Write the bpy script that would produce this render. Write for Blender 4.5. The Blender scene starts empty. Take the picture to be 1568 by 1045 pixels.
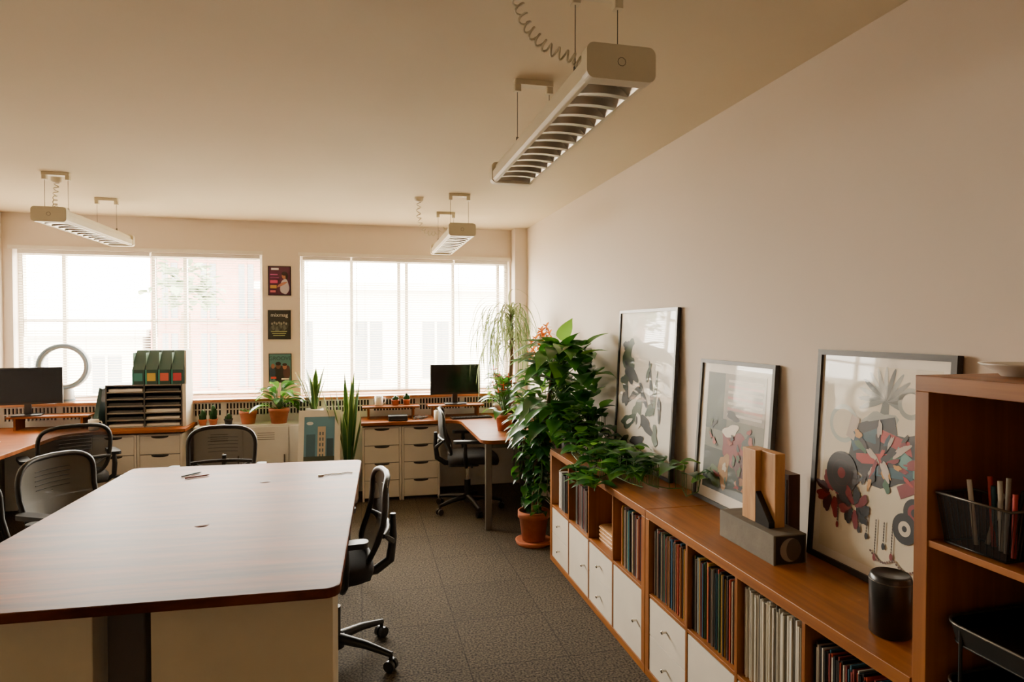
import bpy, bmesh, math, random
from mathutils import Matrix, Vector
R = random.Random(7)
sc = bpy.context.scene

# ------------------------------------------------------------ materials
def lin(h):
    if isinstance(h, tuple): return h + (1,) if len(h) == 3 else h
    h = h.lstrip('#'); o = []
    for i in (0, 2, 4):
        c = int(h[i:i+2], 16) / 255
        o.append(c/12.92 if c <= .04045 else ((c+.055)/1.055)**2.4)
    return tuple(o) + (1,)

def base(name):
    m = bpy.data.materials.new(name); m.use_nodes = True
    return m, m.node_tree, m.node_tree.nodes['Principled BSDF']

def mat(name, col, rough=.6, metal=0, coat=0, bump=0, bscale=40, var=0, vscale=6, spec=.5, trans=0):
    m, nt, p = base(name)
    c = lin(col)
    p.inputs['Base Color'].default_value = c
    p.inputs['Roughness'].default_value = rough
    p.inputs['Metallic'].default_value = metal
    p.inputs['Specular IOR Level'].default_value = spec
    if coat:
        p.inputs['Coat Weight'].default_value = coat*.6
        p.inputs['Coat Roughness'].default_value = .03
    tc = nt.nodes.new('ShaderNodeTexCoord')
    n = nt.nodes.new('ShaderNodeTexNoise'); n.inputs['Scale'].default_value = vscale
    n.inputs['Detail'].default_value = 4
    nt.links.new(tc.outputs['Object'], n.inputs['Vector'])
    v = var if var else .04
    rp = nt.nodes.new('ShaderNodeValToRGB')
    rp.color_ramp.elements[0].position = .3; rp.color_ramp.elements[1].position = .7
    rp.color_ramp.elements[0].color = tuple(x*(1-v) for x in c[:3]) + (1,)
    rp.color_ramp.elements[1].color = tuple(min(1, x*(1+v)) for x in c[:3]) + (1,)
    nt.links.new(n.outputs['Fac'], rp.inputs['Fac'])
    nt.links.new(rp.outputs['Color'], p.inputs['Base Color'])
    if bump:
        n2 = nt.nodes.new('ShaderNodeTexNoise'); n2.inputs['Scale'].default_value = bscale
        n2.inputs['Detail'].default_value = 3
        nt.links.new(tc.outputs['Object'], n2.inputs['Vector'])
        b = nt.nodes.new('ShaderNodeBump'); b.inputs['Strength'].default_value = bump
        b.inputs['Distance'].default_value = .02
        nt.links.new(n2.outputs['Fac'], b.inputs['Height'])
        nt.links.new(b.outputs['Normal'], p.inputs['Normal'])
    return m

def wood(name, c1, c2, scl, rough=.35, lo=.3, hi=.7, coat=0, spec=.5):
    m, nt, p = base(name)
    tc = nt.nodes.new('ShaderNodeTexCoord'); mp = nt.nodes.new('ShaderNodeMapping')
    mp.inputs['Scale'].default_value = scl
    n = nt.nodes.new('ShaderNodeTexNoise'); n.inputs['Scale'].default_value = 1
    n.inputs['Detail'].default_value = 8; n.inputs['Roughness'].default_value = .62
    n.inputs['Distortion'].default_value = .6
    rp = nt.nodes.new('ShaderNodeValToRGB')
    rp.color_ramp.elements[0].position = lo; rp.color_ramp.elements[1].position = hi
    rp.color_ramp.elements[0].color = lin(c1); rp.color_ramp.elements[1].color = lin(c2)
    nt.links.new(tc.outputs['Object'], mp.inputs['Vector'])
    nt.links.new(mp.outputs['Vector'], n.inputs['Vector'])
    nt.links.new(n.outputs['Fac'], rp.inputs['Fac'])
    nt.links.new(rp.outputs['Color'], p.inputs['Base Color'])
    p.inputs['Roughness'].default_value = rough
    p.inputs['Specular IOR Level'].default_value = spec
    if coat:
        p.inputs['Coat Weight'].default_value = coat; p.inputs['Coat Roughness'].default_value = .2
    return m

def carpet():
    m, nt, p = base('carpet_tiles')
    tc = nt.nodes.new('ShaderNodeTexCoord')
    n = nt.nodes.new('ShaderNodeTexNoise'); n.inputs['Scale'].default_value = 95; n.inputs['Detail'].default_value = 4
    nt.links.new(tc.outputs['Object'], n.inputs['Vector'])
    rp = nt.nodes.new('ShaderNodeValToRGB')
    rp.color_ramp.elements[0].position = .36; rp.color_ramp.elements[1].position = .66
    rp.color_ramp.elements[0].color = lin('#27221b'); rp.color_ramp.elements[1].color = lin('#665b4b')
    nt.links.new(n.outputs['Fac'], rp.inputs['Fac'])
    br = nt.nodes.new('ShaderNodeTexBrick'); br.offset = 0
    br.inputs['Scale'].default_value = 1
    br.inputs['Brick Width'].default_value = .5; br.inputs['Row Height'].default_value = .5
    br.inputs['Mortar Size'].default_value = .003
    br.inputs['Color1'].default_value = (1, 1, 1, 1); br.inputs['Color2'].default_value = (.86, .86, .86, 1)
    br.inputs['Mortar'].default_value = (.5, .5, .5, 1)
    nt.links.new(tc.outputs['Object'], br.inputs['Vector'])
    mx = nt.nodes.new('ShaderNodeMixRGB'); mx.blend_type = 'MULTIPLY'; mx.inputs['Fac'].default_value = 1
    nt.links.new(rp.outputs['Color'], mx.inputs['Color1']); nt.links.new(br.outputs['Color'], mx.inputs['Color2'])
    nt.links.new(mx.outputs['Color'], p.inputs['Base Color'])
    p.inputs['Roughness'].default_value = .95
    p.inputs['Specular IOR Level'].default_value = .2
    b = nt.nodes.new('ShaderNodeBump'); b.inputs['Strength'].default_value = .5; b.inputs['Distance'].default_value = .01
    nt.links.new(n.outputs['Fac'], b.inputs['Height']); nt.links.new(b.outputs['Normal'], p.inputs['Normal'])
    return m

def seethrough(name, col, fac, rough=.6):
    m, nt, p = base(name)
    p.inputs['Base Color'].default_value = lin(col); p.inputs['Roughness'].default_value = rough
    t = nt.nodes.new('ShaderNodeBsdfTransparent'); mx = nt.nodes.new('ShaderNodeMixShader')
    mx.inputs['Fac'].default_value = fac
    nt.links.new(t.outputs[0], mx.inputs[1]); nt.links.new(p.outputs[0], mx.inputs[2])
    nt.links.new(mx.outputs[0], nt.nodes['Material Output'].inputs['Surface'])
    return m

def translucent(name, col, tcol, fac=.4, rough=.5):
    m, nt, p = base(name)
    p.inputs['Base Color'].default_value = lin(col); p.inputs['Roughness'].default_value = rough
    t = nt.nodes.new('ShaderNodeBsdfTranslucent'); t.inputs['Color'].default_value = lin(tcol)
    mx = nt.nodes.new('ShaderNodeMixShader'); mx.inputs['Fac'].default_value = fac
    nt.links.new(p.outputs[0], mx.inputs[1]); nt.links.new(t.outputs[0], mx.inputs[2])
    nt.links.new(mx.outputs[0], nt.nodes['Material Output'].inputs['Surface'])
    return m

WALL = mat('wall_paint', '#dfd2c3', .75, bump=.08, bscale=6, var=.02, vscale=1.2)
CEIL = mat('ceiling_paint', '#dcceb0', .8, bump=.45, bscale=2.0, var=.03, vscale=1.0)
CARP = carpet()
WHITE = mat('white_laminate', '#e6dccb', .4)
CREAM = mat('cream_laminate', '#d9c8a4', .45)
METW = mat('white_metal', '#e8e2d6', .4)
FIXT = mat('fixture_beige', '#d2c8ac', .4)
ALU = mat('brushed_aluminium', '#dedad0', .3, metal=.75)
TABLE = wood('table_laminate', '#3f1804', '#8a4717', (1.1, 12, 3), .5, .32, .66, coat=0, spec=.1)
DESK = wood('desk_laminate', '#6a340e', '#9c5a24', (1.6, 14, 3), .5, .25, .7, coat=0, spec=.12)
OAKY = wood('oak_veneer', '#73400f', '#a96826', (26, 1.2, 26), .42, .25, .75)
OAKZ = wood('oak_veneer_vertical', '#73400f', '#a06124', (26, 26, 1.2), .42, .25, .75)
SILLW = wood('sill_wood', '#98582a', '#c08044', (2, 26, 26), .4)
BIRCH = wood('birch_ply', '#a97440', '#cf9f68', (30, 30, 3), .5)
WALN = wood('walnut_block', '#3d2413', '#5a3820', (30, 30, 3), .5)
BLACK = mat('black_plastic', '#15130f', .45)
BLKS = mat('black_satin', '#1b1815', .3)
FABR = mat('black_fabric', '#1c1a18', .9, bump=.2, bscale=200)
MESH = seethrough('chair_mesh', '#25221f', .8)
MESH_LIT = seethrough('chair_mesh_lit_grey', '#5d5a50', .93)  # lit copy of the chair mesh: light put into a paler, denser colour
WIRE = seethrough('wire_mesh', '#16130f', .45, .4)
SCREEN = mat('screen_glass', '#14151a', .12)
GREYM = mat('grey_metal', '#6b655c', .4, metal=.6)
CHROME = mat('chrome', '#c9c4ba', .15, metal=1)
TERRA = mat('terracotta', '#b1623a', .8, var=.12, vscale=20)
POTB = mat('black_pot', '#161412', .5)
POTW = mat('white_pot', '#e5ded2', .4)
SOIL = mat('soil', '#2b1e15', 1, bump=.5)
CONC = mat('concrete_grey', '#6a6355', .8, var=.12, vscale=18, bump=.1)
LG = [translucent('leaf_deep', '#1c4a1c', '#3c7a20', .25, .3), translucent('leaf_mid', '#2f6b26', '#5a9a2c', .3, .3),
      translucent('leaf_light', '#4f8a35', '#86b83c', .35, .35)]
LS = [translucent('strap_leaf', '#55703a', '#83985a', .35, .45), translucent('strap_leaf_pale', '#84935f', '#a8b27c', .35, .5)]
LSN = [translucent('snake_leaf', '#2e5a26', '#4c7a26', .2, .4), translucent('snake_leaf_edge', '#7d8d48', '#9caa50', .2, .4)]
STEM = mat('stem_green', '#4a6a2c', .6)
BARK = mat('bark', '#6a5138', .9)
REDF = translucent('red_petal', '#b01820', '#c02020', .3)
ORF = translucent('orange_petal', '#d07a24', '#e89030', .4)
BLIND = translucent('blind_slat', '#f0ebe0', '#f5efe2', .5)
PAPER = mat('paper_white', '#ece6da', .6)
cm = {}
def C(h, coat=0, rough=.5):
    k = (h, coat)
    if k not in cm: cm[k] = mat('colour_' + h.strip('#') + ('_glazed' if coat else ''), h, rough, coat=coat, var=.05)
    return cm[k]

# ------------------------------------------------------------ mesh builder
class B:
    def __init__(s, name):
        s.n = name; s.v = []; s.f = []; s.mi = []; s.sm = []; s.mats = []; s.M = Matrix(); s.lim = None
    def add(s, vs, fs, m, smooth=False):
        if m not in s.mats: s.mats.append(m)
        k = s.mats.index(m); o = len(s.v)
        for p in vs:
            q = s.M @ Vector(p)
            if s.lim: q = s.lim(q)
            s.v.append(q)
        for f in fs:
            s.f.append([i+o for i in f]); s.mi.append(k); s.sm.append(smooth)
    def box(s, x0, x1, y0, y1, z0, z1, m):
        vs = [(x, y, z) for x in (x0, x1) for y in (y0, y1) for z in (z0, z1)]
        s.add(vs, [(0, 1, 3, 2), (4, 6, 7, 5), (0, 4, 5, 1), (2, 3, 7, 6), (0, 2, 6, 4), (1, 5, 7, 3)], m)
    def tube(s, pts, r, m, seg=8, closed=False, smooth=True):
        pts = [Vector(p) for p in pts]; n = len(pts)
        rs = r if isinstance(r, (list, tuple)) else [r]*n
        vs = []; fs = []; nr = None
        for i, p in enumerate(pts):
            if closed: t = pts[(i+1) % n] - pts[i-1]
            else: t = pts[min(i+1, n-1)] - pts[max(i-1, 0)]
            if t.length < 1e-9: t = Vector((0, 0, 1))
            t.normalize()
            if nr is None:
                a = Vector((0, 0, 1)) if abs(t.z) < .9 else Vector((1, 0, 0))
                nr = (a - t*a.dot(t)).normalized()
            else:
                nr = (nr - t*nr.dot(t)); nr.normalize()
            b = t.cross(nr)
            for k in range(seg):
                a = 2*math.pi*k/seg
                vs.append(p + (nr*math.cos(a) + b*math.sin(a))*rs[i])
        for i in range(n if closed else n-1):
            j = (i+1) % n
            for k in range(seg):
                l = (k+1) % seg
                fs.append((i*seg+k, i*seg+l, j*seg+l, j*seg+k))
        s.add(vs, fs, m, smooth)
        if not closed:
            s.add(vs[:seg], [tuple(range(seg))], m); s.add(vs[-seg:], [tuple(range(seg))], m)
    def cyl(s, p0, p1, r0, m, r1=None, seg=20):
        s.tube([p0, p1], [r0, r0 if r1 is None else r1], m, seg)
    def lathe(s, cx, cy, prof, m, seg=28):
        vs = []; fs = []
        for r, z in prof:
            for k in range(seg):
                a = 2*math.pi*k/seg; vs.append((cx+r*math.cos(a), cy+r*math.sin(a), z))
        for i in range(len(prof)-1):
            for k in range(seg):
                l = (k+1) % seg; fs.append((i*seg+k, i*seg+l, (i+1)*seg+l, (i+1)*seg+k))
        s.add(vs, fs, m, True)
    def prism(s, out, z0, z1, m):
        n = len(out)
        vs = [(x, y, z0) for x, y in out] + [(x, y, z1) for x, y in out]
        fs = [tuple(range(n-1, -1, -1)), tuple(range(n, 2*n))] + [(i, (i+1) % n, n+(i+1) % n, n+i) for i in range(n)]
        s.add(vs, fs, m)
    def poly(s, pts, m): s.add(pts, [tuple(range(len(pts)))], m)
    def blob(s, cx, cy, rx, ry, z, m, ang=0, wob=0, seed=0, n=26):
        q = random.Random(seed); ph = [q.uniform(0, 6.28) for _ in range(3)]
        pts = []
        for k in range(n):
            a = 2*math.pi*k/n
            w = 1 + wob*(math.sin(2*a+ph[0])*.5+math.sin(3*a+ph[1])*.6+math.sin(5*a+ph[2])*.4)
            x = rx*w*math.cos(a); y = ry*w*math.sin(a)
            pts.append((cx+x*math.cos(ang)-y*math.sin(ang), cy+x*math.sin(ang)+y*math.cos(ang), z))
        s.poly(pts, m)
    def rect(s, x0, x1, y0, y1, z, m): s.poly([(x0, y0, z), (x1, y0, z), (x1, y1, z), (x0, y1, z)], m)
    def rrot(s, cx, cy, w, h, z, m, ang):
        c, q = math.cos(ang), math.sin(ang)
        s.poly([(cx+x*c-y*q, cy+x*q+y*c, z) for x, y in ((-w/2, -h/2), (w/2, -h/2), (w/2, h/2), (-w/2, h/2))], m)
    def leaf(s, pos, d, L, W, droop, m, shape='heart', seg=7, fold=.25, curl=0):
        p = Vector(pos); d = Vector(d).normalized()
        side = d.cross(Vector((0, 0, 1)))
        if side.length < .05: side = Vector((R.uniform(-1, 1), R.uniform(-1, 1), 0))
        side.normalize(); vs = []; fs = []
        for i in range(seg+1):
            t = i/seg
            if shape == 'heart': w = [.35, .92, 1.0, .9, .7, .45, .2, 0][min(7, int(round(t*7)))]
            elif shape == 'lance': w = math.sin(math.pi*(t*.94+.06))**.8
            elif shape == 'snake': w = (.7+.3*math.sin(math.pi*t))*(1 if t < .75 else (1-t)/.25)
            else: w = (1-t)**.5 if t > .1 else .8
            w *= W*.5
            up = side.cross(d).normalized()
            vs += [p - side*w + up*w*fold, p.copy(), p + side*w + up*w*fold]
            p = p + d*(L/seg)
            d = (d + Vector((0, 0, -droop/seg))).normalized()
            if curl:
                q = Matrix.Rotation(curl/seg, 3, 'Z'); d = q @ d; side = q @ side
        for i in range(seg):
            a = i*3; fs += [(a, a+1, a+4, a+3), (a+1, a+2, a+5, a+4)]
        s.add(vs, fs, m, True)
    def done(s, loc=(0, 0, 0), rot=0, bevel=0, recenter=True):
        me = bpy.data.meshes.new(s.n)
        off = Vector((0, 0, 0))
        if recenter and tuple(loc) == (0, 0, 0) and rot == 0 and s.v:
            xs = [v.x for v in s.v]; ys = [v.y for v in s.v]; zs = [v.z for v in s.v]
            off = Vector(((min(xs)+max(xs))/2, (min(ys)+max(ys))/2, min(zs)))
        me.from_pydata([tuple(v-off) for v in s.v], [], s.f)
        for m in s.mats: me.materials.append(m)
        me.polygons.foreach_set('material_index', s.mi)
        me.polygons.foreach_set('use_smooth', s.sm)
        bm = bmesh.new(); bm.from_mesh(me)
        bmesh.ops.recalc_face_normals(bm, faces=bm.faces); bm.to_mesh(me); bm.free()
        o = bpy.data.objects.new(s.n, me); sc.collection.objects.link(o)
        o.location = Vector(loc)+off; o.rotation_euler = (0, 0, rot)
        if bevel:
            b = o.modifiers.new('bevel', 'BEVEL'); b.width = bevel; b.segments = 2
            b.limit_method = 'ANGLE'; b.angle_limit = math.radians(50)
        return o

def rrect(x0, x1, y0, y1, r, n=6):
    o = []
    for cx, cy, a0 in ((x1-r, y1-r, 0), (x0+r, y1-r, 90), (x0+r, y0+r, 180), (x1-r, y0+r, 270)):
        for k in range(n+1):
            a = math.radians(a0+90*k/n); o.append((cx+r*math.cos(a), cy+r*math.sin(a)))
    return o

def text(par, s, M, size, m, align='LEFT'):
    c = bpy.data.curves.new('lettering', 'FONT'); c.body = s; c.size = size; c.align_x = align
    c.materials.append(m)
    o = bpy.data.objects.new('lettering', c); sc.collection.objects.link(o)
    o.parent = par; o.matrix_world = M
    bpy.context.view_layer.update()
    o.matrix_parent_inverse = par.matrix_world.inverted(); o.matrix_world = M
    return o

# ------------------------------------------------------------ room shell
XL, XR, Y0, YW, H = -3.15, 1.71, -1.6, 6.70, 2.68
b = B('floor'); b.box(XL-.2, XR+.2, Y0-.2, YW+.25, -.12, 0, CARP); b.done(recenter=False)
b = B('ceiling'); b.box(XL-.2, XR+.2, Y0-.2, YW+.25, H, H+.15, CEIL); b.done(recenter=False)
b = B('wall_right'); b.box(XR, XR+.2, Y0-.2, YW+.25, 0, H, WALL); b.done(recenter=False)
b = B('wall_left'); b.box(XL-.2, XL, Y0-.2, YW+.25, 0, H, WALL); b.done(recenter=False)
WZ0, WZ1 = .96, 2.35
wins = [(-3.07, -.94), (-.585, 1.555)]
b = B('wall_window')
b.box(XL, XR, YW, YW+.25, 0, WZ0-.03, WALL); b.box(XL, XR, YW, YW+.25, WZ1, H, WALL)
b.box(XL, wins[0][0], YW, YW+.25, WZ0-.03, WZ1, WALL)
b.box(wins[0][1], wins[1][0], YW, YW+.25, WZ0-.03, WZ1, WALL)
b.box(wins[1][1], XR, YW, YW+.25, WZ0-.03, WZ1, WALL)
b.done(recenter=False)
b = B('wall_column'); b.box(1.575, XR-.001, 6.53, YW-.001, 0, H-.001, WALL); b.done()
b = B('wall_rear'); b.box(XL, XR, Y0-.2, Y0, 0, H, WALL); b.done(recenter=False)
b = B('baseboard_right'); b.box(XR-.015, XR-.0005, Y0+.01, 6.5, .001, .09, WHITE); b.done()
b = B('baseboard_left'); b.box(XL+.0005, XL+.015, Y0+.01, YW-.2, .001, .09, WHITE); b.done()
# windows
mull = [[-2.70, -1.94, -1.66], [-.09, .39, .47, .96, 1.45]]
for i, (x0, x1) in enumerate(wins):
    b = B('window_%d' % (i+1)); ya, yb = YW+.10, YW+.15
    b.box(x0, x0+.035, ya, yb, WZ0, WZ1, METW); b.box(x1-.035, x1, ya, yb, WZ0, WZ1, METW)
    b.box(x0+.035, x1-.035, ya, yb, WZ0, WZ0+.04, METW); b.box(x0+.035, x1-.035, ya, yb, WZ1-.04, WZ1, METW)
    for x in mull[i]: b.box(x-.016, x+.016, ya+.002, yb-.002, WZ0+.04, WZ1-.04, METW)
    if i == 0: b.box(x0+.035, x1-.035, ya+.006, yb-.006, 1.69, 1.715, METW)
    b.done()
# venetian blinds
def blind(x0, x1):
    b = B('venetian_blind'); y = YW+.04
    b.box(x0, x1, y-.02, y+.02, WZ1-.035, WZ1-.002, METW)
    z = WZ1-.06; ca, sa = math.cos(.30), math.sin(.30)
    while z > WZ0+.05:
        hw = .0125
        b.add([(x0, y-hw*ca, z-hw*sa), (x1, y-hw*ca, z-hw*sa), (x1, y, z+.0015), (x0, y, z+.0015), (x1, y+hw*ca, z+hw*sa), (x0, y+hw*ca, z+hw*sa)],
              [(0, 1, 2, 3), (3, 2, 4, 5)], BLIND, True)
        z -= .0245
    b.box(x0, x1, y-.013, y+.013, WZ0+.02, WZ0+.035, METW)
    for t in (.12, .5, .88):
        x = x0+(x1-x0)*t
        b.box(x-.001, x+.001, y-.0145, y-.0135, WZ0+.03, WZ1-.03, METW)
    b.tube([(x0+.04, y-.022, WZ1-.04), (x0+.045, y-.022, 1.55)], .003, METW, 6)
    b.done()
for x0, x1 in ((-3.04, -1.95), (-1.93, -.965), (-.56, -.10), (-.08, .95), (.97, 1.53)): blind(x0, x1)
b = B('trim_1'); b.box(XL+.005, 1.57, 6.49, YW+.1, .932, .958, SILLW); b.done(bevel=.004)
b = B('trim_2'); b.box(-3.10, -.93, YW-.02, YW-.0005, WZ1+.0, WZ1+.035, METW); b.box(-.60, 1.57, YW-.02, YW-.0005, WZ1, WZ1+.035, METW); b.done()
# perimeter convector heater with slotted grille
b = B('radiator_cover'); gy = 6.54
b.box(XL+.01, 1.565, gy, YW-.002, .001, .80, METW); b.box(XL+.01, 1.565, gy, YW-.002, .915, .931, METW)
b.box(XL+.01, 1.565, gy+.05, YW-.002, .80, .915, BLACK)
x = XL+.02
k = 0
while x < 1.55:
    w = .012 if k % 14 else .05
    b.box(x, x+w, gy+.001, gy+.02, .80, .915, METW); x += w+.018; k += 1
b.box(XL+.01, 1.565, gy+.002, gy+.02, .852, .862, METW)
b.done()
# ------------------------------------------------------------ outside
EXT = mat('render_facade', '#b2aca2', .9); EXB = mat('brick_facade', '#8c6458', .9, var=.12, vscale=3)
EXW = mat('facade_window', '#5a5e60', .3); EXG = mat('tree_foliage', '#6c7a5e', .9, var=.2, vscale=3); PAV = mat('pavement', '#d8d4cc', .9)
b = B('street_ground'); b.box(-60, 60, 7.5, 70, -6.2, -6, PAV); b.done(recenter=False)
def facade(name, x0, x1, y, z1, m, nx, zs):
    b = B(name); b.box(x0, x1, y, y+6, -6, z1, m); b.box(x0-.15, x1+.15, y-.2, y+6.1, z1, z1+.2, m)
    w = (x1-x0)/nx
    for i in range(nx):
        for z in zs:
            cx = x0+w*(i+.5); b.box(cx-w*.2, cx+w*.2, y-.02, y+.01, z, z+1.5, EXW)
            b.box(cx-w*.24, cx+w*.24, y-.1, y, z-.12, z, m); b.box(cx-.03, cx+.03, y-.05, y-.02, z, z+1.5, m)
    b.done()
facade('street_building', -16, -5.7, 19, 1.4, EXT, 6, (-3, -.6))
facade('brick_building', -5.5, -2.6, 19, 3.6, EXB, 3, (-3, .0, 1.9))
facade('white_building', -2.4, 8, 17, 2.6, EXT, 6, (-3, .3))
b = B('street_tree')
b.tube([(-4.1, 16, -6), (-4.0, 16, -2), (-3.9, 16, 2)], [.25, .2, .1], BARK)
for i in range(160):
    a = R.uniform(0, 6.28); e = R.uniform(-1, 1); r = .8*R.random()**.4
    p = Vector((-3.9+r*math.cos(a)*math.cos(e), 16+r*math.sin(a)*math.cos(e), 2.6+r*math.sin(e)*.8))
    b.leaf(p, (R.uniform(-1, 1), R.uniform(-1, 1), R.uniform(-.5, .5)), .3, .2, .3, EXG, 'lance', 4)
b.done()

# ------------------------------------------------------------ main table
b = B('meeting_table')
b.prism(rrect(-.70, .70, -1.085, 1.085, .05), .715, .75, TABLE)
LEGT = C('#4a4036')
b.box(-.075, .045, -.93, -.87, 0, .714, LEGT); b.box(-.10, .0, .87, .93, 0, .714, LEGT)
b.box(-.35, .25, .87, .93, .001, .03, LEGT)
b.box(-.07, -.03, -.87, .87, .66, .714, BLACK)
b.box(-.63, -.59, .95, .99, 0, .714, BLACK); b.box(.59, .63, .95, .99, 0, .714, BLACK)
for gx, gy in ((.05, -.25), (.18, .55)):
    b.lathe(gx, gy, [(.0, .7512), (.03, .7512), (.031, .7502)], TABLE, 24)
b.done((-.735, 3.335, 0), math.radians(-2), bevel=.006)
def endcab(x0, x1, y0, y1):
    b = B('storage_cabinet')
    b.box(x0, x1, y0, y1, .03, .70, CREAM); b.box(x0+.02, x1-.02, y0+.02, y1-.02, 0, .03, BLACK)
    b.box(x0+.015, x1-.015, y1, y1+.016, .05, .37, CREAM); b.box(x0+.015, x1-.015, y1, y1+.016, .375, .69, CREAM)
    for z in (.34, .66): b.box((x0+x1)/2-.06, (x0+x1)/2+.06, y1+.016, y1+.03, z, z+.012, GREYM)
    b.done(bevel=.003)
endcab(-.685, -.10, 2.33, 2.82); endcab(-1.40, -.865, 2.35, 2.84)
b = B('ballpoint_pen'); b.tube([(0, 0, .006), (.12, 0, .006), (.135, 0, .006)], [.005, .005, .0015], BLACK); b.done((-1.03, 4.10, .75), .9)
b = B('ballpoint_pen'); b.tube([(0, 0, .006), (.12, 0, .006), (.135, 0, .006)], [.005, .005, .0015], C('#7a3020')); b.done((-1.0, 4.05, .75), .5)
b = B('usb_cable'); b.tube([(0, 0, .004), (.04, .02, .004), (.1, 0, .004), (.14, .03, .004), (.17, .0, .004)], .003, PAPER); b.box(-.03, 0, -.008, .008, 0, .009, PAPER); b.done((-.22, 3.95, .75), .2)

# ------------------------------------------------------------ office chair
def chair_mesh(lit=False):
    b = B('office_chair'); mm = MESH_LIT if lit else MESH
    b.cyl((0, 0, .07), (0, 0, .13), .045, BLACK); 
    for k in range(5):
        a = 2*math.pi*k/5+.3; c, s = math.cos(a), math.sin(a)
        b.tube([(.03*c, .03*s, .115), (.17*c, .17*s, .105), (.31*c, .31*s, .078)], [.026, .02, .014], BLACK, 8)
        b.cyl((.305*c, .305*s, .05), (.305*c, .305*s, .085), .01, BLACK, seg=8)
        for o in (-.016, .016):
            b.cyl((.305*c-s*(o-.009), .305*s+c*(o-.009), .0275), (.305*c-s*(o+.009), .305*s+c*(o+.009), .0275), .0275, BLKS, seg=16)
    b.cyl((0, 0, .12), (0, 0, .27), .028, BLACK); b.cyl((0, 0, .27), (0, 0, .42), .016, CHROME)
    b.prism(rrect(-.08, .08, -.17, .10, .03), .40, .445, BLACK)
    b.tube([(.08, .03, .42), (.17, .03, .42), (.21, .03, .425)], [.006, .006, .012], BLACK, 8)
    # seat
    prof = [(.80, .442), (.97, .45), (1.0, .475), (.99, .498), (.9, .515), (.55, .522), (.02, .518)]
    n = 32; vs = []; fs = []
    for sc_, z in prof:
        for k in range(n):
            a = 2*math.pi*k/n; ca, sa = math.cos(a), math.sin(a)
            x = .25*sc_*math.copysign(abs(ca)**.55, ca); y = .23*sc_*math.copysign(abs(sa)**.55, sa)+.05
            dz = -.025*max(0, (y-.15)/.12) if sc_ > .5 else 0
            vs.append((x, y, z+dz))
    for i in range(len(prof)-1):
        for k in range(n):
            l = (k+1) % n; fs.append((i*n+k, i*n+l, (i+1)*n+l, (i+1)*n+k))
    fs.append(tuple(range(n-1, -1, -1)))
    b.add(vs, fs, FABR, True)
    # back
    def P(a, c):
        v = (c+1)/2
        return Vector((a*.235*(1-.10*(1-v)), -.185-.10*v-.04*math.sin(math.pi*v*1.1)+.05*a*a+.02, .515+.385*v+.012*(1-a*a)*v))
    def O(s, k, n=40):
        a = 2*math.pi*k/n; ca, sa = math.cos(a), math.sin(a)
        return P(s*math.copysign(abs(ca)**.5, ca), s*math.copysign(abs(sa)**.5, sa))
    n = 40; vs = []; fs = []; rings = [.02, .25, .5, .75, 1.0]
    for s_ in rings: vs += [O(s_, k) for k in range(n)]
    for i in range(len(rings)-1):
        for k in range(n):
            l = (k+1) % n; fs.append((i*n+k, i*n+l, (i+1)*n+l, (i+1)*n+k))
    b.add(vs, fs, mm, True)
    b.tube([O(1, k) for k in range(n)], .0145, BLACK, 8, closed=True)
    b.tube([P(x/5, -.25)+Vector((0, -.015, 0)) for x in range(-5, 6)], .012, BLACK, 8)
    for q in range(5): b.tube([P(x/5*.45, .1+.13*q)+Vector((0, .003, 0)) for x in range(-5, 6)], .0022, BLACK, 5)
    b.tube([(0, -.10, .42), (0, -.20, .425), (0, -.27, .47), (0, -.285, .58), (0, -.285, .70)], [.024, .024, .024, .02, .014], BLACK, 10)
    b.tube([(0, -.28, .56), (-.10, -.26, .60), (-.19, -.22, .65)], [.018, .014, .01], BLACK, 8)
    b.tube([(0, -.28, .56), (.10, -.26, .60), (.19, -.22, .65)], [.018, .014, .01], BLACK, 8)
    for s in (-1, 1):
        b.tube([(s*.10, -.02, .43), (s*.24, -.02, .432), (s*.285, -.025, .47), (s*.29, -.03, .56), (s*.285, -.03, .645)], [.016, .016, .018, .018, .014], BLACK, 8)
        b.M = Matrix.Translation((s*.285, 0, 0))
        b.prism(rrect(-.035, .035, -.13, .13, .03), .643, .668, BLACK)
        b.M = Matrix()
    return b
first = {}
def chair(x, y, ang, lit=False):
    if lit not in first:
        o = chair_mesh(lit).done((x, y, 0), math.radians(ang), recenter=False); first[lit] = o.data
    else:
        o = bpy.data.objects.new('office_chair', first[lit]); sc.collection.objects.link(o)
        o.location = (x, y, 0); o.rotation_euler = (0, 0, math.radians(ang))
chair(-.13, 3.22, 96)
chair(-.98, 4.76, 180)
chair(.93, 5.68, -97)
chair(-2.17, 5.53, 30)
chair(-1.48, 3.99, -118, True)
chair(-1.50, 3.30, -95)

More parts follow.
